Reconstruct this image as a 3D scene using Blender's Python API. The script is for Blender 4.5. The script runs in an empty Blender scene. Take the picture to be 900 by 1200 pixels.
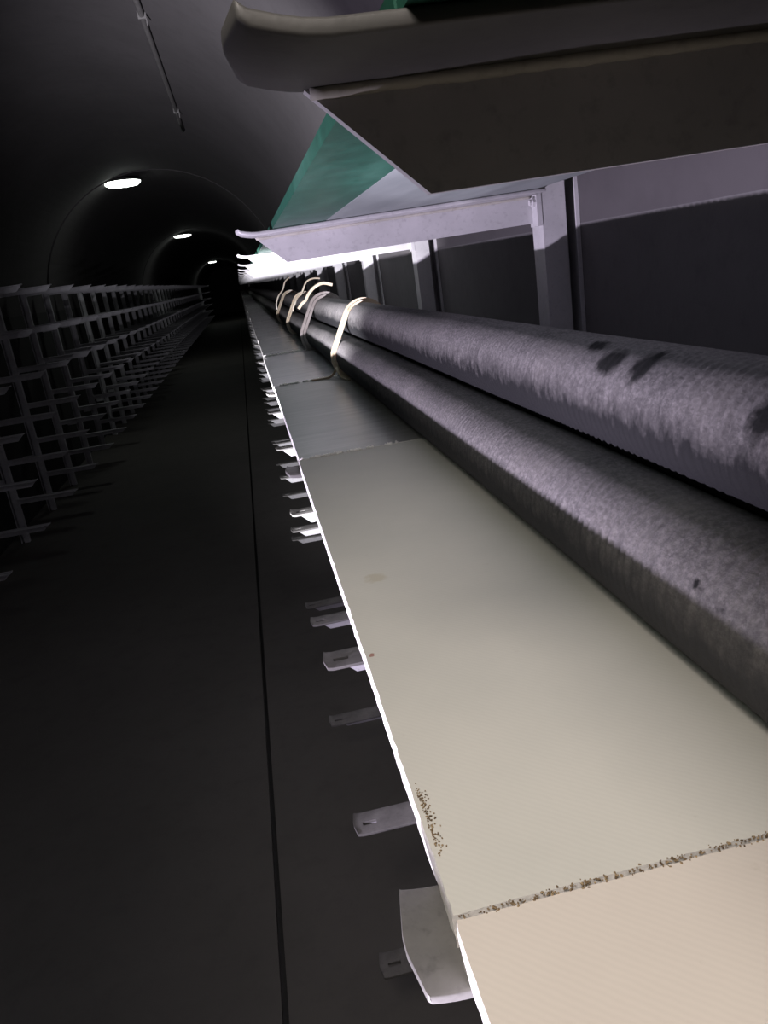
import bpy, bmesh, math, random
import numpy as np
from mathutils import Vector, Matrix, noise

random.seed(7)
S = bpy.context.scene
COL = S.collection

# ------------------------------------------------------------------ camera
# world: X to the right-hand wall, Y along the tunnel, Z up; the lens is the origin, metres
RIGHT = Vector((0.97405, -0.17827, -0.13919)).normalized()
FWD = Vector((0.12941, 0.94430, -0.30438))
FWD = (FWD - RIGHT * FWD.dot(RIGHT)).normalized()
DOWN = FWD.cross(RIGHT).normalized()
cam_data = bpy.data.cameras.new('camera')
cam = bpy.data.objects.new('camera', cam_data)
COL.objects.link(cam)
cam_data.sensor_fit = 'VERTICAL'
cam_data.sensor_height = 36.0
cam_data.lens = 27.0
cam_data.clip_start = 0.02
cam_data.clip_end = 200
M3 = Matrix((RIGHT, -DOWN, -FWD)).transposed()
cam.matrix_world = M3.to_4x4()
S.camera = cam

# ------------------------------------------------------------------ exposure, world
S.view_settings.view_transform = 'Standard'
S.view_settings.look = 'None'
S.view_settings.gamma = 1.0
S.view_settings.use_curve_mapping = False
S.view_settings.exposure = 0.0
W = bpy.data.worlds.new('world')
S.world = W
W.use_nodes = True
W.node_tree.nodes['Background'].inputs[0].default_value = (0.35, 0.37, 0.4, 1)
W.node_tree.nodes['Background'].inputs[1].default_value = 0.004


def spot(name, loc, target, power, color, angle, blend, radius):
    d = bpy.data.lights.new(name, 'SPOT')
    d.energy = power
    d.color = color
    d.spot_size = math.radians(angle)
    d.spot_blend = blend
    d.shadow_soft_size = radius
    o = bpy.data.objects.new(name, d)
    COL.objects.link(o)
    o.location = loc
    o.rotation_euler = (Vector(target) - Vector(loc)).to_track_quat('-Z', 'Y').to_euler()
    return o


# a worker's warm head torch behind and above the camera, and two cold hand torches held low in the aisle
spot('head_torch', (-0.20, -0.22, 0.60), (0.20, 0.40, -0.3), 47, (1.0, 0.90, 0.84), 68, 1.0, 0.16)
spot('hand_torch', (-0.95, 0.55, -0.665), (0.30, 1.60, -0.02), 205, (0.86, 0.77, 1.0), 104, 0.62, 0.012)
spot('flood_torch', (-0.75, 1.25, -0.60), (0.28, 3.9, 0.0), 900, (0.95, 0.93, 1.0), 66, 0.7, 0.02)
spot('rim_spot', (-0.25, -0.05, -0.62), (0.035, 0.33, -0.33), 70, (0.9, 0.82, 1.0), 27, 0.35, 0.01)  # added unseen spot for the bright rim on the near arm tip

# ------------------------------------------------------------------ materials


class Mat:
    def __init__(self, name, rough=0.6, metal=0.0, base=(0.5, 0.5, 0.5)):
        m = bpy.data.materials.new(name)
        m.use_nodes = True
        self.m = m
        self.t = m.node_tree
        self.b = self.t.nodes['Principled BSDF']
        self.b.inputs['Roughness'].default_value = rough
        self.b.inputs['Metallic'].default_value = metal
        self.b.inputs['Base Color'].default_value = (*base, 1)
        self.tc = self.t.nodes.new('ShaderNodeTexCoord')

    def n(self, typ, **kw):
        x = self.t.nodes.new(typ)
        for k, v in kw.items():
            setattr(x, k, v)
        return x

    def l(self, a, b):
        self.t.links.new(a, b)

    def vec(self, scale=(1, 1, 1), src='Object'):
        mp = self.n('ShaderNodeMapping')
        mp.inputs['Scale'].default_value = scale
        self.l(self.tc.outputs[src], mp.inputs['Vector'])
        return mp.outputs['Vector']

    def noise(self, scale, detail=4, rough=0.6, vec=None, dist=0.0):
        x = self.n('ShaderNodeTexNoise')
        x.inputs['Scale'].default_value = scale
        x.inputs['Detail'].default_value = detail
        x.inputs['Roughness'].default_value = rough
        x.inputs['Distortion'].default_value = dist
        self.l(vec if vec is not None else self.vec(), x.inputs['Vector'])
        return x.outputs['Fac']

    def ramp(self, fac, stops):
        r = self.n('ShaderNodeValToRGB')
        e = r.color_ramp.elements
        while len(e) < len(stops):
            e.new(0.5)
        for el, (p, c) in zip(e, stops):
            el.position = p
            el.color = (*c, 1) if len(c) == 3 else c
        self.l(fac, r.inputs['Fac'])
        return r.outputs['Color']

    def mix(self, fac, a, b, mode='MIX'):
        x = self.n('ShaderNodeMix', data_type='RGBA', blend_type=mode)
        for sock, v in ((x.inputs[0], fac), (x.inputs[6], a), (x.inputs[7], b)):
            if hasattr(v, 'links') or hasattr(v, 'is_linked'):
                self.l(v, sock)
            elif isinstance(v, (int, float)):
                sock.default_value = v
            else:
                sock.default_value = (*v, 1)
        return x.outputs[2]

    def color(self, c):
        self.l(c, self.b.inputs['Base Color'])

    def bump(self, h, strength=0.3, dist=0.002):
        x = self.n('ShaderNodeBump')
        x.inputs['Strength'].default_value = strength
        x.inputs['Distance'].default_value = dist
        self.l(h, x.inputs['Height'])
        self.l(x.outputs['Normal'], self.b.inputs['Normal'])

    def blob(self, p, rad, dist=0.02, nscale=60, stretch=(1, 1, 1)):
        """0..1 mask of a ragged spot at object point p"""
        mp = self.n('ShaderNodeMapping')
        mp.inputs['Location'].default_value = [-p[i] * stretch[i] for i in range(3)]
        mp.inputs['Scale'].default_value = stretch
        self.l(self.tc.outputs['Object'], mp.inputs['Vector'])
        ln = self.n('ShaderNodeVectorMath', operation='LENGTH')
        self.l(mp.outputs['Vector'], ln.inputs[0])
        nz = self.noise(nscale, 3)
        ad = self.n('ShaderNodeMath', operation='MULTIPLY_ADD')
        self.l(nz, ad.inputs[0])
        ad.inputs[1].default_value = dist * 2
        self.l(ln.outputs['Value'], ad.inputs[2])
        mr = self.n('ShaderNodeMapRange')
        mr.inputs['From Min'].default_value = rad + dist
        mr.inputs['From Max'].default_value = rad * 0.55 + dist
        self.l(ad.outputs[0], mr.inputs['Value'])
        return mr.outputs['Result']


def steel(name, a, b, rough, metal):
    m = Mat(name, rough, metal)
    f = m.noise(9, 6, 0.65)
    g = m.noise(120, 3, 0.6)
    c = m.ramp(f, [(0.35, a), (0.7, b)])
    c = m.mix(m.ramp(g, [(0.55, (0, 0, 0)), (0.8, (0.5, 0.5, 0.5))]), c, tuple(x * 0.55 for x in a))
    m.color(c)
    m.bump(g, 0.15, 0.001)
    return m.m


M_GALV = steel('galvanised_steel', (0.36, 0.355, 0.36), (0.46, 0.45, 0.46), 0.5, 0.1)
M_DIRT_SHADE = steel('dirt_shade_steel', (0.075, 0.072, 0.068), (0.17, 0.165, 0.155), 0.6, 0.1)  # dirty tips; its dark also stands in for shade on lower flanges
M_SHADED = steel('shaded_steel', (0.04, 0.039, 0.036), (0.06, 0.058, 0.054), 0.55, 0.1)  # steel darkened to paint shade onto the nearest upper flange
M_PALE = steel('pale_steel', (0.5, 0.49, 0.53), (0.64, 0.63, 0.67), 0.62, 0.1)  # paler steel for the racks across the aisle
M_WELD = steel('weld_steel', (0.26, 0.25, 0.22), (0.4, 0.38, 0.34), 0.7, 0.1)


def board_mat(name, base, tint, rough, spots=(), streak=0.0):
    m = Mat(name, rough)
    f = m.noise(5, 5, 0.6)
    c = m.ramp(f, [(0.3, base), (0.75, tint)])
    # woven glass-fibre face: faint diagonal weave
    wv = m.n('ShaderNodeTexWave', wave_type='BANDS', bands_direction='DIAGONAL')
    wv.inputs['Scale'].default_value = 120
    wv.inputs['Distortion'].default_value = 2.0
    m.l(m.vec(), wv.inputs['Vector'])
    c = m.mix(0.03, c, wv.outputs['Color'], 'MULTIPLY')
    if streak:
        st = m.noise(3, 5, 0.65, m.vec((1.5, 14, 1)))
        c = m.mix(streak, c, m.ramp(st, [(0.35, (0.25, 0.25, 0.25)), (0.7, (1, 1, 1))]), 'MULTIPLY')
    fine = m.noise(38, 4, 0.7)
    c = m.mix(m.ramp(fine, [(0.66, (0, 0, 0)), (0.78, (0.22, 0.22, 0.22))]), c, (0.33, 0.27, 0.19))
    for p, rad, colr in spots:
        c = m.mix(m.blob(p, rad, 0.012, 70), c, colr)
    m.color(c)
    m.bump(m.noise(160, 3), 0.12, 0.0006)
    return m.m


M_BOARD_A = board_mat('cream_board', (0.66, 0.60, 0.53), (0.72, 0.66, 0.58), 0.62)
M_BOARD_B = board_mat('cream_board_marked', (0.60, 0.59, 0.53), (0.68, 0.66, 0.59), 0.55,
                      spots=[((0.036, -0.077, 0), 0.013, (0.57, 0.53, 0.43)), ((0.0049, -0.237, 0), 0.0009, (0.36, 0.2, 0.16))])
M_BOARD_C = board_mat('sooty_board', (0.29, 0.285, 0.275), (0.40, 0.395, 0.38), 0.32, streak=0.5)
M_BOARD_D = board_mat('grey_lilac_board', (0.50, 0.475, 0.51), (0.62, 0.59, 0.62), 0.2, streak=0.35)
M_BOARD_E = board_mat('grey_board', (0.42, 0.44, 0.43), (0.54, 0.55, 0.53), 0.2, streak=0.5)
_m = Mat('board_core', 0.9)
_m.color(_m.ramp(_m.noise(260, 3, 0.7), [(0.3, (0.62, 0.6, 0.56)), (0.7, (0.85, 0.83, 0.8))]))
_m.bump(_m.noise(300, 3), 0.5, 0.001)
M_CORE = _m.m
_m = Mat('brown_grit', 0.95)
_m.color(_m.ramp(_m.noise(150, 2), [(0.35, (0.10, 0.065, 0.035)), (0.65, (0.34, 0.25, 0.14))]))
M_GRIT = _m.m
_m = Mat('pale_glint', 0.9)
_m.color(_m.ramp(_m.noise(150, 2), [(0.35, (0.75, 0.73, 0.7)), (0.65, (0.9, 0.88, 0.85))]))
M_GLINT = _m.m

_m = Mat('green_fibreglass', 0.42)
_f = _m.noise(26, 6, 0.7)
_c = _m.ramp(_f, [(0.3, (0.008, 0.045, 0.029)), (0.55, (0.012, 0.07, 0.045)), (0.8, (0.022, 0.115, 0.078))])
_v = _m.noise(7, 5, 0.6, _m.vec((3, 0.7, 1)))
_c = _m.mix(_m.ramp(_v, [(0.5, (0, 0, 0)), (0.75, (0.35, 0.35, 0.35))]), _c, (0.07, 0.17, 0.13))
_m.color(_c)
_m.bump(_m.noise(180, 3), 0.15, 0.001)
M_GREEN = _m.m
_m = Mat('grey_panel', 0.5)
_m.color(_m.ramp(_m.noise(6, 5, 0.6, _m.vec((3, 0.7, 1))), [(0.3, (0.15, 0.17, 0.17)), (0.7, (0.22, 0.24, 0.24))]))
M_GREY_PANEL = _m.m


def cable_mat(name, spots, flank_shade):
    m = Mat(name, 0.78)
    m.b.inputs['Specular IOR Level'].default_value = 0.22
    f = m.noise(16, 6, 0.7, m.vec((1, 0.6, 1)))
    c = m.ramp(f, [(0.3, (0.09, 0.085, 0.085)), (0.5, (0.125, 0.118, 0.117)), (0.72, (0.16, 0.15, 0.143))])
    d = m.noise(230, 4, 0.75, m.vec((1, 0.75, 1)))
    c = m.mix(m.ramp(d, [(0.42, (0, 0, 0)), (0.68, (0.75, 0.75, 0.75))]), c, (0.25, 0.235, 0.23))
    g = m.noise(60, 4, 0.7, m.vec((1, 2.2, 1)))
    c = m.mix(m.ramp(g, [(0.60, (0, 0, 0)), (0.75, (0.55, 0.55, 0.55))]), c, (0.05, 0.047, 0.047))
    # dusty on top; the dark flanks are shade painted into the colour
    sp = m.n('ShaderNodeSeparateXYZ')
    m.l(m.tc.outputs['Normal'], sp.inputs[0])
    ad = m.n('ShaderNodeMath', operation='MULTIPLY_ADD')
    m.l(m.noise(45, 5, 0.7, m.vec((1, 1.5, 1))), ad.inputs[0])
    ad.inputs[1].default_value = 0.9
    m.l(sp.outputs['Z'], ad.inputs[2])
    dust_shade = m.ramp(ad.outputs[0], [(0.35, (0, 0, 0)), (0.95, (1, 1, 1))])
    c = m.mix(dust_shade, flank_shade, c)
    for p, rad, st in spots:
        c = m.mix(m.blob(p, rad, 0.008, 75, st), c, (0.012, 0.012, 0.012))
    m.color(c)
    h = m.noise(170, 5, 0.75)
    m.bump(h, 0.55, 0.0022)
    return m.m


_m = Mat('nylon', 0.4)
_m.color(_m.ramp(_m.noise(30, 3), [(0.35, (0.30, 0.24, 0.17)), (0.7, (0.40, 0.34, 0.26))]))
_m.b.inputs['Subsurface Weight'].default_value = 0.1
M_NYLON = _m.m
_m = Mat('grey_nylon', 0.5)
_m.color(_m.ramp(_m.noise(30, 3), [(0.35, (0.10, 0.085, 0.08)), (0.7, (0.16, 0.14, 0.135))]))
M_NYLON_DARK = _m.m


def concrete(name, a, b, scale, rough=0.85):
    m = Mat(name, rough)
    f = m.noise(scale, 7, 0.65)
    g = m.noise(scale * 9, 4, 0.7)
    c = m.ramp(f, [(0.3, a), (0.7, b)])
    c = m.mix(m.ramp(g, [(0.5, (0, 0, 0)), (0.8, (0.4, 0.4, 0.4))]), c, tuple(x * 0.6 for x in a))
    m.color(c)
    m.bump(g, 0.3, 0.004)
    return m.m


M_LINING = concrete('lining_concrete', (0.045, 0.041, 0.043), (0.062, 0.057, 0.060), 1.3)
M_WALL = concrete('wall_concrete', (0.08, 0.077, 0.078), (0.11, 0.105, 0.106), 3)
M_WALL_DARK = concrete('black_concrete', (0.02, 0.02, 0.021), (0.032, 0.031, 0.032), 1.5)  # darkest concrete, for the left wall
M_FLOOR = concrete('floor_concrete', (0.10, 0.094, 0.086), (0.135, 0.127, 0.118), 0.9, 0.7)
M_GROOVE = concrete('groove_concrete', (0.03, 0.03, 0.03), (0.05, 0.05, 0.05), 4)
_m = Mat('black_plastic', 0.5)
_m.color(_m.ramp(_m.noise(20, 2), [(0.3, (0.03, 0.03, 0.03)), (0.7, (0.05, 0.05, 0.05))]))
M_BLACK = _m.m
_m = Mat('grey_conduit', 0.5)
_m.color(_m.ramp(_m.noise(20, 2), [(0.3, (0.09, 0.085, 0.085)), (0.7, (0.12, 0.115, 0.115))]))
M_CONDUIT = _m.m
_m = Mat('lamp_diffuser', 0.5, base=(0.9, 0.95, 0.9))
_m.b.inputs['Emission Color'].default_value = (0.93, 1.0, 0.93, 1)
_m.b.inputs['Emission Strength'].default_value = 9.0
M_LAMP = _m.m

# ------------------------------------------------------------------ helpers


def link(name, me, parent=None, loc=(0, 0, 0)):
    o = bpy.data.objects.new(name, me)
    COL.objects.link(o)
    o.location = loc
    if parent:
        o.parent = parent
    return o


def mesh(name, bm, mats, smooth=False):
    me = bpy.data.meshes.new(name)
    bmesh.ops.recalc_face_normals(bm, faces=bm.faces[:])
    bm.to_mesh(me)
    bm.free()
    for m in (mats if isinstance(mats, (list, tuple)) else [mats]):
        me.materials.append(m)
    if smooth:
        me.polygons.foreach_set('use_smooth', [True] * len(me.polygons))
    return me


def box(bm, x0, x1, y0, y1, z0, z1):
    vs = [bm.verts.new(p) for p in ((x0, y0, z0), (x1, y0, z0), (x1, y1, z0), (x0, y1, z0),
                                    (x0, y0, z1), (x1, y0, z1), (x1, y1, z1), (x0, y1, z1))]
    for f in ((0, 3, 2, 1), (4, 5, 6, 7), (0, 1, 5, 4), (1, 2, 6, 5), (2, 3, 7, 6), (3, 0, 4, 7)):
        bm.faces.new([vs[i] for i in f])
    return vs


def bevel(bm, w, seg=2, angle=30):
    es = [e for e in bm.edges if len(e.link_faces) == 2 and e.calc_face_angle(0) > math.radians(angle)]
    bmesh.ops.bevel(bm, geom=es, offset=w, segments=seg, profile=0.5, affect='EDGES', clamp_overlap=True)


def extrude_outline(bm, pts, axis, a, b):
    """closed 2-D outline extruded along an axis from a to b"""
    def P(u, v, w):
        return {'x': (w, u, v), 'y': (u, w, v), 'z': (u, v, w)}[axis]
    A = [bm.verts.new(P(u, v, a)) for u, v in pts]
    B = [bm.verts.new(P(u, v, b)) for u, v in pts]
    n = len(pts)
    bm.faces.new(A)
    bm.faces.new(B[::-1])
    for i in range(n):
        bm.faces.new((A[i], B[i], B[(i + 1) % n], A[(i + 1) % n]))


def tube(bm, pts, rad, seg=8, caps=True):
    rings = []
    n = len(pts)
    pts = [Vector(p) for p in pts]
    for i, p in enumerate(pts):
        d = (pts[min(i + 1, n - 1)] - pts[max(i - 1, 0)]).normalized()
        up = Vector((0, 0, 1)) if abs(d.z) < 0.9 else Vector((1, 0, 0))
        s = d.cross(up).normalized()
        u = s.cross(d)
        r = rad[i] if isinstance(rad, (list, tuple)) else rad
        rings.append([bm.verts.new(p + (s * math.cos(a) + u * math.sin(a)) * r)
                      for a in [2 * math.pi * k / seg for k in range(seg)]])
    for i in range(n - 1):
        for k in range(seg):
            bm.faces.new((rings[i][k], rings[i][(k + 1) % seg], rings[i + 1][(k + 1) % seg], rings[i + 1][k]))
    if caps:
        bm.faces.new(rings[0][::-1])
        bm.faces.new(rings[-1])


def ribbon(bm, pts, width_dir, w, t, closed=False):
    """flat strap: centre line pts, width along width_dir (may change per point), thickness t"""
    n = len(pts)
    pts = [Vector(p) for p in pts]
    sec = []
    for i, p in enumerate(pts):
        if closed:
            d = (pts[(i + 1) % n] - pts[i - 1]).normalized()
        else:
            d = (pts[min(i + 1, n - 1)] - pts[max(i - 1, 0)]).normalized()
        wd = Vector(width_dir[i] if isinstance(width_dir, list) else width_dir)
        wd = (wd - d * wd.dot(d)).normalized()
        nn = d.cross(wd).normalized()
        ww = w[i] if isinstance(w, (list, tuple)) else w
        sec.append([bm.verts.new(p + wd * a * ww / 2 + nn * b * t / 2) for a, b in ((-1, -1), (1, -1), (1, 1), (-1, 1))])
    m = n if closed else n - 1
    for i in range(m):
        A, B = sec[i], sec[(i + 1) % n]
        for k in range(4):
            bm.faces.new((A[k], A[(k + 1) % 4], B[(k + 1) % 4], B[k]))
    if not closed:
        bm.faces.new(sec[0][::-1])
        bm.faces.new(sec[-1])


def empty(name, loc):
    o = bpy.data.objects.new(name, None)
    o.empty_display_size = 0.1
    COL.objects.link(o)
    o.location = loc
    return o


def tag(o, label, cat, group=None):
    o['label'] = label
    o['category'] = cat
    if group:
        o['group'] = group
    return o


def struct(o):
    o['kind'] = 'structure'
    return o


# ------------------------------------------------------------------ dimensions
XR, XL = 0.60, -2.36            # side walls
CX, CZ, RAD = -0.88, 0.02, 1.48  # arch
ZF = -1.85                      # floor
Y0, Y1 = -3.0, 62.0
STEP = 1.02
YW = 0.349                      # far face of the first arm (its web)
LEVELS = (0.076, -0.32, -0.705, -1.09, -1.475)
JOINTS = [0.6, 10.6, 20.6, 30.6, 40.6, 50.6, 60.6]

# ------------------------------------------------------------------ the setting
bm = bmesh.new()
box(bm, XL - 0.1, XR + 0.1, Y0, Y1, ZF - 0.2, ZF - 0.03)
floor = struct(link('floor', mesh('floor', bm, M_GROOVE)))
for xa, xb in ((XL, -0.249), (-0.231, XR)):
    bm = bmesh.new()
    box(bm, xa, xb, Y0, Y1, ZF - 0.03, ZF)
    bevel(bm, 0.004, 2)
    link('slab', mesh('slab', bm, M_FLOOR), floor)


def lining(profile, name):
    """profile swept along Y; the wall is 0.15 thick and has recessed ring joints"""
    bm = bmesh.new()
    ys = [(Y0, 0)]
    for j in JOINTS:
        ys += [(j - 0.045, 0), (j - 0.045, 0.03), (j + 0.045, 0.03), (j + 0.045, 0)]
    ys.append((Y1, 0))
    rows = []
    for y, dep in ys:
        rows.append([bm.verts.new((x + nx * dep, y, z + nz * dep)) for x, z, nx, nz in profile])
    outer = [[bm.verts.new((x + nx * 0.15, y, z + nz * 0.15)) for x, z, nx, nz in profile] for y in (Y0, Y1)]
    k = len(profile)
    for a, b in zip(rows, rows[1:]):
        for i in range(k - 1):
            bm.faces.new((a[i], a[i + 1], b[i + 1], b[i]))
    for i in range(k - 1):
        bm.faces.new((outer[0][i], outer[1][i], outer[1][i + 1], outer[0][i + 1]))
    return bm


arch = []
for i in range(49):
    a = math.pi * i / 48
    arch.append((CX + RAD * math.cos(a), CZ + RAD * math.sin(a), math.cos(a), math.sin(a)))
struct(link('ceiling', mesh('ceiling', lining(arch, 'ceiling'), M_LINING)))
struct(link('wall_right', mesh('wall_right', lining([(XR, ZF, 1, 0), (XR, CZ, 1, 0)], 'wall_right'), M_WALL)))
struct(link('wall_left', mesh('wall_left', lining([(XL, CZ, -1, 0), (XL, ZF, -1, 0)], 'wall_left'), M_WALL_DARK)))
bm = bmesh.new()
box(bm, XL - 0.1, XR + 0.1, Y1, Y1 + 0.1, ZF, CZ + RAD + 0.1)
struct(link('wall_end', mesh('wall_end', bm, M_LINING)))
bm = bmesh.new()
box(bm, XL - 0.1, XR + 0.1, Y0 - 0.1, Y0, ZF, CZ + RAD + 0.1)
struct(link('wall_back', mesh('wall_back', bm, M_LINING)))

# ------------------------------------------------------------------ cable racks
TF = 0.006      # flange thickness
WF = 0.075      # flange width
X_TIP, X_BEND, X_ROOT = 0.010, 0.041, 0.522
DEEP = 0.045


def arm_meshes(sx, shear, WF, X_TIP, slotted):
    """L-section cantilever arm at its own origin: y from -WF (near edge) to 0 (web), z = 0 the flange's top.
    sx = +1 roots at the right, -1 is the mirror image for the other wall"""
    # flange: a plate with an upturned, rounded tip and, on some, a slot near the tip
    bm = bmesh.new()
    up = 0.008 if shear else 0.0045
    prof = []
    for i in range(5):
        t = i / 4
        prof.append((X_TIP + (X_BEND + 0.002 - X_TIP) * t, up * (1 - t) ** 1.6))
    prof += [(0.072, 0.0), (0.2, 0.0), (X_ROOT, 0.0)]
    ysl = [-WF, -WF * 0.62, -WF * 0.46, 0.0]
    grid = []
    for ix, (x, dz) in enumerate(prof):
        row = []
        for iy, y in enumerate(ysl):
            xx = x
            if iy in (0, 3) and ix < 2:
                xx = x + (0.0045, 0.0)[ix]
            row.append((xx, y, dz))
        grid.append(row)
    slot = {(4, 1)} if slotted else set()   # cells (ix, iy) left open
    top = [[bm.verts.new((x, y, z)) for x, y, z in r] for r in grid]
    bot = [[bm.verts.new((x, y, z - TF)) for x, y, z in r] for r in grid]
    nx, ny = len(prof), len(ysl)
    cells = [(i, j) for i in range(nx - 1) for j in range(ny - 1) if (i, j) not in slot]
    cs = set(cells)
    for i, j in cells:
        bm.faces.new((top[i][j], top[i + 1][j], top[i + 1][j + 1], top[i][j + 1]))
        bm.faces.new((bot[i][j], bot[i][j + 1], bot[i + 1][j + 1], bot[i + 1][j]))
        for (di, dj, a, b) in ((0, -1, (i, j), (i + 1, j)), (0, 1, (i, j + 1), (i + 1, j + 1)),
                               (-1, 0, (i, j), (i, j + 1)), (1, 0, (i + 1, j), (i + 1, j + 1))):
            if (i + di, j + dj) not in cs:
                bm.faces.new((top[a[0]][a[1]], top[b[0]][b[1]], bot[b[0]][b[1]], bot[a[0]][a[1]]))
    bmesh.ops.recalc_face_normals(bm, faces=bm.faces[:])
    bevel(bm, 0.0014, 2, 50)
    fl = bm
    # web
    bm = bmesh.new()
    extrude_outline(bm, [(0.040, -TF), (0.087, -TF - DEEP), (X_ROOT, -TF - DEEP), (X_ROOT, -TF)], 'y', -0.006, 0.0)
    bevel(bm, 0.0010, 1)
    wb = bm
    # weld bead between the two
    bm = bmesh.new()
    pts = []
    rad = []
    k = 90
    for i in range(k + 1):
        x = 0.042 + (X_ROOT - 0.044) * i / k
        pts.append((x, -0.0068, -TF - 0.0012))
        rad.append(0.0032 + 0.0007 * noise.noise((x * 150, 1.3, 0)))
    tube(bm, pts, rad, 7)
    wd = bm
    # root plate
    bm = bmesh.new()
    box(bm, X_ROOT, X_ROOT + 0.009, -0.029, 0.006, -TF - DEEP - 0.006, 0.004)
    bevel(bm, 0.0015, 2)
    rp = bm
    out = []
    for b in (fl, wb, wd, rp):
        for v in b.verts:
            v.co.z += shear * (v.co.x - 0.04)
            v.co.x *= sx
        out.append(b)
    return out


def post_mesh(sx, ztop):
    """C channel standing on the floor, open towards the camera; origin at floor, x = 0 its aisle side"""
    bm = bmesh.new()
    d, w, t = 0.050, 0.068, 0.004
    box(bm, 0, t, -d, 0, 0, ztop - ZF)
    box(bm, w - t, w, -d, 0, 0, ztop - ZF)
    box(bm, t, w - t, -t, 0, 0, ztop - ZF)
    box(bm, t, 0.043, -d, -d + t, 0, ztop - ZF)
    box(bm, w - 0.007, w - t, -d, -d + t, 0, ztop - ZF)
    for v in bm.verts:
        v.co.x *= sx
    return bm


def bolt_mesh(sx):
    bm = bmesh.new()
    bmesh.ops.create_cone(bm, cap_ends=True, segments=6, radius1=0.0085, radius2=0.0085, depth=0.007,
                          matrix=Matrix.Rotation(math.pi / 2, 4, 'Y'))
    bmesh.ops.create_cone(bm, cap_ends=True, segments=10, radius1=0.0045, radius2=0.004, depth=0.016,
                          matrix=Matrix.Rotation(math.pi / 2, 4, 'Y'))
    for v in bm.verts:
        v.co.x *= sx
    return bm


def wall_clip_mesh(sx, gap):
    bm = bmesh.new()
    box(bm, 0, gap, -0.045, -0.005, -0.02, 0.02)
    for v in bm.verts:
        v.co.x *= sx
    return bm


class RackKit:
    def __init__(self, sx, steel_mat, ztop, gap):
        names = ('flange', 'web', 'weld', 'root_plate')
        mats = (steel_mat, steel_mat, M_WELD if sx > 0 else steel_mat, steel_mat)
        def make(*a):
            out = [mesh(n, b, m, n in ('flange', 'weld')) for n, b, m in zip(names, arm_meshes(sx, *a), mats)]
            out[0].set_sharp_from_angle(angle=math.radians(50))
            return out
        self.tilted = make(0.012, WF, X_TIP, False)
        self.plain = make(0.0, 0.066, 0.019, False)
        self.slotted = make(0.0, 0.066, 0.024, True)
        if sx > 0:
            self.plain[0].materials[0] = M_DIRT_SHADE
            self.slotted[0].materials[0] = M_DIRT_SHADE
        self.names = names
        self.post = mesh('post', post_mesh(sx, ztop), steel_mat)
        self.bolt = mesh('bolt', bolt_mesh(sx), steel_mat)
        self.clip = mesh('wall_clip', wall_clip_mesh(sx, gap), steel_mat)
        self.sx = sx


KIT_R = RackKit(1, M_GALV, 0.13, 0.004)
KIT_L = RackKit(-1, M_PALE, 0.29, 0.10)


def paint(o, m):
    o.material_slots[0].link = 'OBJECT'
    o.material_slots[0].material = m


def rack(kit, x_base, y, levels, label, group, tilt_first, near=True, shaded=False):
    """one post with its arms. x_base = world x of the arms' own x = 0"""
    r = empty('cable_rack', (x_base + kit.sx * 0.531, y, ZF))
    tag(r, label, 'cable rack', group)
    link('post', kit.post, r, (0, 0.022, 0))
    for k, z in enumerate(levels):
        meshes = (kit.tilted, kit.plain)[k] if (tilt_first and k < 2) else kit.slotted
        dy = -0.018 if (tilt_first and k == 1) else 0.0
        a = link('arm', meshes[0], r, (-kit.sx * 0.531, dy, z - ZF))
        if shaded and k == 0:
            paint(a, M_SHADED)
        kinds = (1, 2, 3) if near else (1,)
        for i in kinds:
            link(kit.names[i], meshes[i], a)
        if near:
            link('bolt', kit.bolt, a, (kit.sx * 0.520, -0.020, -0.018 + (0.006 if tilt_first and k == 0 else 0)))
    for z in ((-0.18,), (-1.3,)):
        link('wall_clip', kit.clip, r, (kit.sx * 0.068, 0.022, z[0] - ZF))
    return r


LABEL_R = {
    0: 'nearest cable rack, its dark upper arm crossing the top of the picture, tip bent up',
    1: 'second cable rack from the camera, upper arm lit lilac, post full length in view',
    2: 'third cable rack, white-lit arm tip just under the lilac arm, narrower post',
    3: 'fourth cable rack from the camera, blown white, between third rack and the glare',
    4: 'fifth cable rack from the camera, blown white, beside the third cable tie',
}
for k in range(0, 46):
    lab = LABEL_R.get(k, 'galvanised cable rack deep in the glaring white row beyond the fifth rack')
    rack(KIT_R, 0.0, YW + STEP * k, LEVELS, lab, None if k in LABEL_R else 'far racks of the cable side', True, near=k < 10, shaded=k == 0)

LEVELS_L = (0.25, -0.10, -0.44, -0.78, -1.12, -1.46)
NTH = ('first', 'second', 'third', 'fourth', 'fifth', 'sixth', 'seventh', 'eighth')
for k in range(0, 44):
    if k < 5:
        lab, grp = 'dim bare cable rack cut off by the left edge, only arm ends showing', 'cut-off racks at the left edge'
    elif k < 13:
        lab, grp = 'dim bare cable rack across the aisle, %s whole post from the left edge' % NTH[k - 5], 'bare racks across the aisle'
    else:
        lab, grp = 'dim bare cable rack deep in the dark row across the aisle, beyond the eighth post', 'bare racks across the aisle'
    rack(KIT_L, -1.655, 3.75 + STEP * k, LEVELS_L, lab, grp, False, near=k < 8)

# ------------------------------------------------------------------ lower shelf boards
BT = 0.020
X_BOARD, X_BOARD_R = 0.044, 0.505
Z_SHELF = -0.30
SEAMS = [0.287 + STEP * k for k in range(-1, 40)]


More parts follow.
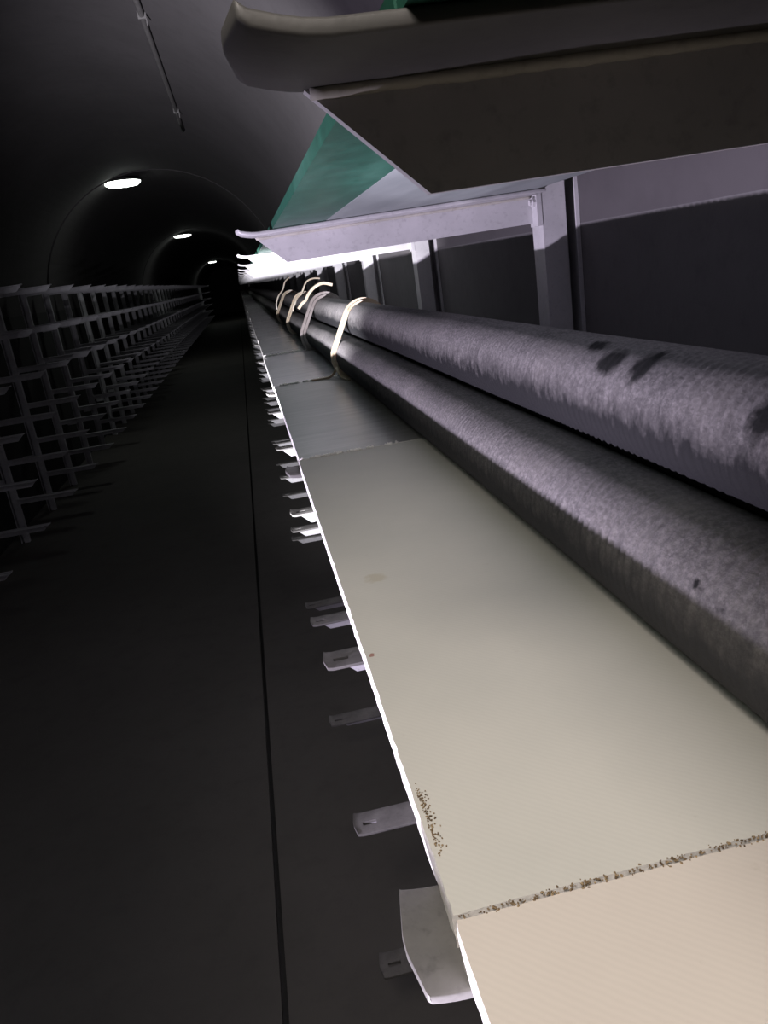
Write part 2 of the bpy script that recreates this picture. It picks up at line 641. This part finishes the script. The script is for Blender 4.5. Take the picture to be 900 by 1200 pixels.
def board_mesh(name, length, width, top_mat, seed, chip=0.0016, crisp=True):
    """flat board with ragged sawn edges; origin at the middle of its left top edge"""
    bm = bmesh.new()
    ny = 150 if crisp else 24
    nx = 60 if crisp else 10
    outline = []
    L = length / 2

    def jag(s, k):
        return (noise.noise((s * 90, k + seed, 0.3)) * 0.6 + noise.noise((s * 260, k + seed, 4.1)) * 0.5) * chip
    for i in range(nx):
        x = width * i / nx
        outline.append((x, -L + abs(jag(x, 1))))
    for i in range(8):
        outline.append((width, -L + length * i / 8))
    for i in range(nx):
        x = width * (1 - i / nx)
        outline.append((x, L - abs(jag(x, 2))))
    for i in range(ny):
        y = L - length * i / ny
        outline.append((abs(jag(y, 3)) if 0 < i else 0.001, y))
    top = [bm.verts.new((x, y, 0)) for x, y in outline]
    mid = [bm.verts.new((x + 0.0008 * noise.noise((x * 300, y * 300, 1)) - (0.0008 if x < 0.02 else 0), y, -0.0022)) for x, y in outline]
    low = [bm.verts.new((x, y, -BT)) for x, y in outline]
    n = len(outline)
    f = bm.faces.new(top)
    f.material_index = 0
    g = bm.faces.new(low[::-1])
    g.material_index = 1
    for a, b in ((top, mid), (mid, low)):
        for i in range(n):
            q = bm.faces.new((a[i], b[i], b[(i + 1) % n], a[(i + 1) % n]))
            q.material_index = 1
    me = mesh(name, bm, [top_mat, M_CORE])
    return me


BOARD_INFO = [
    (M_BOARD_A, 'cream fireproof board nearest the camera, below the brown gritty joint'),
    (M_BOARD_B, 'long cream fireproof board with a faint tan ring stain, beyond the gritty joint'),
    (M_BOARD_C, 'dark sooty board just beyond the cream boards, crossed by a pale curved gleam'),
    (M_BOARD_D, 'greyish lilac board beside the first pale cable tie'),
    (M_BOARD_E, 'dull green-grey board beside the second, dark cable tie'),
]
shared = None
for k in range(len(SEAMS) - 1):
    length = STEP - 0.003
    yc = (SEAMS[k] + SEAMS[k + 1]) / 2
    if k < 5:
        mat, lab = BOARD_INFO[k]
        me = board_mesh('fireproof_board', length, X_BOARD_R - X_BOARD, mat, k * 7.3)
        grp = None
    else:
        if shared is None:
            shared = board_mesh('fireproof_board_far', length, X_BOARD_R - X_BOARD, M_BOARD_E, 50, 0.002, False)
        me, lab, grp = shared, 'grey board of the same shelf, far along under the bundled cables', 'far shelf boards'
    dz = (0.0, 0.0, 0.0022, 0.003, 0.002)[k] if k < 5 else 0.001
    o = link('fireproof_board', me, None, (X_BOARD + (0, 0, 0.0015, -0.001, 0.002)[k % 5], yc, Z_SHELF))
    o.rotation_euler.x = -dz / length * 0.0
    tag(o, lab, 'board', grp)


def grains(name, mat, pts, smin, smax):
    bm = bmesh.new()
    for p in pts:
        s = random.uniform(smin, smax)
        mtx = Matrix.Translation(p) @ Matrix.Rotation(random.uniform(0, 6.28), 4, Vector((random.random(), random.random(), random.random() + 0.1)).normalized()) \
            @ Matrix.Diagonal((s * random.uniform(0.7, 1.6), s * random.uniform(0.7, 1.3), s * random.uniform(0.5, 1.0), 1))
        bmesh.ops.create_icosphere(bm, subdivisions=1, radius=1, matrix=mtx)
    o = link(name, mesh(name, bm, mat))
    o['kind'] = 'stuff'
    return o


pts = []
for i in range(700):
    x = X_BOARD + 0.002 + 0.45 * random.random()
    if noise.noise((x * 28, 0.2, 0)) + 0.25 * random.random() > -0.35:
        pts.append(Vector((x, SEAMS[1] + random.gauss(0, 0.0012), Z_SHELF + 0.0002)))
tag(grains('joint_grit', M_GRIT, pts, 0.0003, 0.0008), 'brown grit filling the nearest joint between two cream boards', 'grit')
pts = []
for i in range(120):
    t = random.random()
    pts.append(Vector((X_BOARD + 0.003 + abs(random.gauss(0, 0.0025)), 0.335 + 0.05 * t + random.gauss(0, 0.005), Z_SHELF + 0.0006)))
tag(grains('edge_crumbs', M_GRIT, pts, 0.0003, 0.0007), 'tan crumbs scattered at the worn left edge of the long cream board', 'crumbs')
for k, lab in ((2, 'white bits added for light leaking through the joint before the dark board'),
               (3, 'white bits added for light leaking through the joint where the first cable tie hangs'),
               (4, 'white bits added for light leaking through the joint beside the second cable tie')):
    pts = []  # pale bits stand in for light leaking up through the joint
    for i in range(520):
        x = X_BOARD + 0.003 + 0.19 * random.random()
        if noise.noise((x * 75, k * 3.1, 0)) + 0.5 * noise.noise((x * 240, k, 0)) > -0.12 + (x - 0.05) * 1.3:
            pts.append(Vector((x, SEAMS[k] + random.gauss(0, 0.0016), Z_SHELF + 0.0012)))
    tag(grains('joint_glints', M_GLINT, pts, 0.0010, (0, 0, 0.0026, 0.0045, 0.006)[k]), lab, 'crumbs')

# ------------------------------------------------------------------ upper green boards
XG, TG = 0.068, 0.010
XS = 0.153                       # joint between the green edge panels and the grey panels behind them


def panel_mesh(name, w, mat):
    bm = bmesh.new()
    box(bm, 0, w, -(STEP - 0.004) / 2, (STEP - 0.004) / 2, 0, TG)
    bevel(bm, 0.0012, 2)
    return mesh(name, bm, mat)


green_me = panel_mesh('green_panel', XS - XG, M_GREEN)
grey_me = panel_mesh('grey_panel', 0.355, M_GREY_PANEL)
GLAB = ['bright green shelf panel above the nearest dark arm, at the top edge',
        'green panel seen from below, between the nearest arm and the lilac arm',
        'dim green panel between the lilac arm and the white-lit arm']
PLAB = ['grey panel over the nearest dark arm, hidden behind the bright green strip',
        'pale grey panel beside the green strip, a lilac triangle above the lilac arm',
        'grey panel behind the lilac arm, above the white glare']
for k in range(0, 30):
    yc = (SEAMS[k] + SEAMS[k + 1]) / 2
    for me, x, labs, far in ((green_me, XG, GLAB, 'green panel far along the upper shelf above the glaring arms'),
                             (grey_me, XS + 0.001, PLAB, 'grey panel far along the upper shelf above the glaring arms')):
        o = link('shelf_panel', me, None, (x, yc, LEVELS[0] + 0.0005 + 0.012 * (x - 0.04)))
        o.rotation_euler.y = -0.012
        tag(o, labs[k] if k < 3 else far, 'panel', None if k < 3 else 'far ' + me.name.replace('_', ' ') + 's')

# ------------------------------------------------------------------ power cables in trefoil
RC = 0.054
CA = (0.290, Z_SHELF + RC)
CB = (0.290 + 2 * RC, Z_SHELF + RC)
CT = (0.290 + RC, Z_SHELF + RC + RC * math.sqrt(3))


def wob(y):
    return 0.003 * math.sin(y * 1.1 + 0.5) + 0.004 * math.sin(y * 0.43) - 0.0005


def cable_mesh(name, c, mat, fine, seed):
    ys = []
    y = -0.6
    while y < 34:
        ys.append(y)
        if fine:
            y += 0.0024 if 0.15 < y < 3.4 else (0.01 if y < 0.15 else (0.03 if y < 8 else 0.4))
        else:
            y += 0.05 if y < 6 else 0.5
    seg = 64 if fine else 28
    ys = np.array(ys)
    th = np.arange(seg) * 2 * np.pi / seg
    Y, T = np.meshgrid(ys, th, indexing='ij')
    fade = np.clip((3.4 - Y) / 0.6, 0, 1)
    ph = Y * 2 * np.pi / 0.0115 + T * 1.0 + 1.1 * np.sin(Y * 37 + 2 * T + seed) + 0.7 * np.sin(Y * 91 - 3 * T)
    amp = 0.0009 * (0.65 + 0.35 * np.sin(Y * 13 + seed) * np.sin(2 * T + Y * 5)) * fade
    r = RC - 0.0006 + amp * np.sin(ph) + 0.0005 * np.sin(3 * T + Y * 6 + seed) * np.clip(Y + 0.6, 0, 1)
    wx = 0.003 * np.sin(Y * 1.1 + 0.5) + 0.004 * np.sin(Y * 0.43) - 0.0005
    X = c[0] + wx + r * np.cos(T)
    Z = c[1] + r * np.sin(T)
    co = np.stack([X, Y, Z], -1).reshape(-1, 3)
    n = len(ys)
    i = np.arange(n - 1)[:, None] * seg
    k = np.arange(seg)[None, :]
    k2 = (k + 1) % seg
    quads = np.stack([i + k, i + k2, i + seg + k2, i + seg + k], -1).reshape(-1, 4)
    me = bpy.data.meshes.new(name)
    nq = len(quads)
    me.vertices.add(len(co))
    me.vertices.foreach_set('co', co.ravel())
    me.loops.add(nq * 4 + 2 * seg)
    cap0 = np.arange(seg)[::-1]
    cap1 = (n - 1) * seg + np.arange(seg)
    li = np.concatenate([quads.ravel(), cap0, cap1]).astype(np.int32)
    me.loops.foreach_set('vertex_index', li)
    me.polygons.add(nq + 2)
    starts = np.concatenate([np.arange(nq) * 4, [nq * 4, nq * 4 + seg]]).astype(np.int32)
    me.polygons.foreach_set('loop_start', starts)
    me.polygons.foreach_set('use_smooth', np.ones(nq + 2, bool))
    me.update(calc_edges=True)
    me.validate()
    me.materials.append(mat)
    return me


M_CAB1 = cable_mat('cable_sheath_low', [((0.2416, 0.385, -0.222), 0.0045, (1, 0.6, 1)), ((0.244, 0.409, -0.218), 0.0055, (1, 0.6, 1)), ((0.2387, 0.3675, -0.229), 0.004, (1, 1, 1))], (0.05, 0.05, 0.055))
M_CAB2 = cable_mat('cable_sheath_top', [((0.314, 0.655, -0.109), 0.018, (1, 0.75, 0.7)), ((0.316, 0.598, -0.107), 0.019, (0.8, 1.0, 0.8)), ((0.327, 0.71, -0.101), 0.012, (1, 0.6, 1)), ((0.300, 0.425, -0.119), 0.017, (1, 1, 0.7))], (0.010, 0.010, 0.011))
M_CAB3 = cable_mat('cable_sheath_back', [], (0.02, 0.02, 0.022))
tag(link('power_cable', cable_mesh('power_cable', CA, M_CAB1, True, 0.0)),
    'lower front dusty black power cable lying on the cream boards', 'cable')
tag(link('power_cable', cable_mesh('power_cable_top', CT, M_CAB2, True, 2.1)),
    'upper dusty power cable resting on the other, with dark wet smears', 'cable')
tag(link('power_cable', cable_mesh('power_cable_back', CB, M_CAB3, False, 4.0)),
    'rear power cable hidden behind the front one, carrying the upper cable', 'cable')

# ------------------------------------------------------------------ cable ties


def hull_path(y, lean, off):
    """closed loop around the three cables; y shifts with height (lean)"""
    pts = []
    R = RC + off
    for c, a0, a1 in ((CA, 150, 270), (CB, 270, 390), (CT, 30, 150)):
        for i in range(13):
            a = math.radians(a0 + (a1 - a0) * i / 12)
            pts.append((c[0] + R * math.cos(a), c[1] + R * math.sin(a)))
    out = []
    for i in range(len(pts)):
        p, q = pts[i], pts[(i + 1) % len(pts)]
        out.append(p)
        d = math.dist(p, q)
        if d > 0.05:
            for s in range(1, 6):
                out.append((p[0] + (q[0] - p[0]) * s / 6, p[1] + (q[1] - p[1]) * s / 6))
    return [Vector((x + wob(y), y + lean * (z - Z_SHELF), max(z, Z_SHELF + 0.0012))) for x, z in out]


def smooth_path(pts, n=6):
    pts = [Vector(p) for p in pts]
    out = []
    P = [pts[0]] + pts + [pts[-1]]
    for i in range(1, len(P) - 2):
        for s in range(n):
            t = s / n
            a, b, c, d = P[i - 1], P[i], P[i + 1], P[i + 2]
            out.append(0.5 * ((2 * b) + (-a + c) * t + (2 * a - 5 * b + 4 * c - d) * t * t + (-a + 3 * b - 3 * c + d) * t ** 3))
    out.append(pts[-1])
    return out


def cable_tie(y, lean, mat, tails, label, w=0.009, thick=0.0058, tail_mat=M_NYLON):
    r = empty('cable_tie', (CA[0], y, Z_SHELF))
    tag(r, label, 'cable tie', 'ties round the cable bundle')
    bm = bmesh.new()
    for q, off in ((-0.4, thick * 0.6), (0.4, thick * 1.7)):                       # wrapped round twice
        ribbon(bm, [p - r.location + Vector((0, q * w, 0)) for p in hull_path(y, lean, off)], (0, 1, 0.0), w * 0.94, thick, True)
    bevel(bm, thick * 0.25, 1, 50)
    link('loop', mesh('loop', bm, mat), r)
    for pts, tw in tails:
        bm = bmesh.new()
        P = [Vector(p) - r.location for p in smooth_path(pts)]
        n = len(P)
        ribbon(bm, P, (0.15, 1, 0.2), [w * tw * (1 - 0.45 * max(0, i / n - 0.6) / 0.4) for i in range(n)], thick)
        link('tail', mesh('tail', bm, tail_mat), r)
    hx, hz = CA[0] - (RC + 0.004) * math.cos(math.radians(15)), CA[1] - (RC) * math.sin(math.radians(15))
    bm = bmesh.new()
    box(bm, -0.005, 0.004, -0.008, 0.008, -0.007, 0.007)
    bevel(bm, 0.0015, 2)
    link('buckle', mesh('buckle', bm, mat), r, (hx - r.location.x + wob(y), lean * (hz - Z_SHELF), hz - r.location.z))
    return r


zs = Z_SHELF + 0.0025
cable_tie(2.27, 0.35, M_NYLON,
          [([(0.236, 2.285, -0.268), (0.228, 2.29, -0.282), (0.214, 2.30, -0.294), (0.19, 2.31, zs), (0.158, 2.31, zs)], 0.9),
           ([(0.236, 2.275, -0.268), (0.238, 2.26, -0.280), (0.246, 2.23, -0.293), (0.258, 2.19, zs - 0.001)], 0.9)],
          'nearest pale cable tie on the bundle, loose ends lying on the boards', 0.010, 0.0066)
cable_tie(3.30, 0.45, M_NYLON_DARK,
          [([(0.226, 3.36, -0.128), (0.245, 3.36, -0.108), (0.262, 3.36, -0.097), (0.278, 3.36, -0.075), (0.306, 3.36, -0.051), (0.344, 3.36, -0.039), (0.384, 3.36, -0.051)], 1.2)],
          'second cable tie, brownish band with a white tail curling up over the upper cable', 0.014, 0.011)
cable_tie(4.45, 0.4, M_NYLON,
          [([(0.270, 4.5, -0.18), (0.278, 4.5, -0.155), (0.300, 4.5, -0.125), (0.335, 4.5, -0.09), (0.37, 4.5, -0.035), (0.41, 4.5, -0.02), (0.45, 4.5, -0.025)], 1.0)],
          'third cable tie along the bundle, tail waving in an s above the cable', 0.013, 0.008)
cable_tie(5.7, 0.4, M_NYLON,
          [([(0.235, 5.75, -0.2), (0.238, 5.75, -0.16), (0.262, 5.75, -0.11), (0.30, 5.75, -0.07), (0.325, 5.75, -0.02), (0.36, 5.75, 0.005)], 1.0)],
          'farthest visible cable tie, curved tail against the white glare', 0.013, 0.008)

# ------------------------------------------------------------------ ceiling lights, conduit


def ceiling_light(y, label):
    x = -1.18
    z = CZ + math.sqrt(RAD ** 2 - (x - CX) ** 2)
    r = empty('ceiling_light', (x, y, z))
    tag(r, label, 'ceiling light', 'round lights along the tunnel crown')
    bm = bmesh.new()
    prof = [(0.06, 0.05), (0.06, 0.0), (0.16, -0.012), (0.225, -0.03), (0.232, -0.05), (0.222, -0.052)]
    rings = [[bm.verts.new((a * math.cos(t), a * math.sin(t), h)) for t in [2 * math.pi * i / 40 for i in range(40)]] for a, h in prof]
    for A, B in zip(rings, rings[1:]):
        for i in range(40):
            bm.faces.new((A[i], A[(i + 1) % 40], B[(i + 1) % 40], B[i]))
    link('housing', mesh('housing', bm, M_BLACK), r)
    bm = bmesh.new()
    prof = [(0.222, -0.050), (0.215, -0.070), (0.19, -0.086), (0.12, -0.094), (0.03, -0.096)]
    rings = [[bm.verts.new((a * math.cos(t), a * math.sin(t), h)) for t in [2 * math.pi * i / 40 for i in range(40)]] for a, h in prof]
    for A, B in zip(rings, rings[1:]):
        for i in range(40):
            bm.faces.new((A[i], A[(i + 1) % 40], B[(i + 1) % 40], B[i]))
    bm.faces.new(rings[-1])
    link('diffuser', mesh('diffuser', bm, M_LAMP), r)


ceiling_light(10.8, 'nearest and largest lit round light under the tunnel crown')
ceiling_light(21.6, 'second lit round light, midway down the tunnel crown')
ceiling_light(45.0, 'smallest, farthest lit round light near the tunnel vanishing point')
ceiling_light(0.0, 'round tunnel light above the camera, out of the picture')

xk = -0.22
zk = CZ + math.sqrt(RAD ** 2 - (xk - CX) ** 2) - 0.022
con = empty('conduit', (xk, 5, zk))
tag(con, 'thin grey conduit clipped along the tunnel ceiling', 'conduit')
bm = bmesh.new()
tube(bm, [(0, -7 + i * 1.0, 0) for i in range(10)] + [(0, 2.45, 0)], 0.014, 10)
link('pipe', mesh('pipe', bm, M_CONDUIT, True), con)
bm = bmesh.new()
box(bm, -0.006, 0.006, -0.008, 0.008, -0.005, 0.05)
box(bm, -0.02, 0.02, -0.010, 0.010, -0.018, 0.018)
box(bm, 0.016, 0.022, -0.006, 0.006, -0.05, 0.018)
clip_me = mesh('pipe_clip', bm, M_CONDUIT)
for yy in (-5.0, -2.75, -0.53, 1.67):
    link('pipe_clip', clip_me, con, (0, yy, 0))
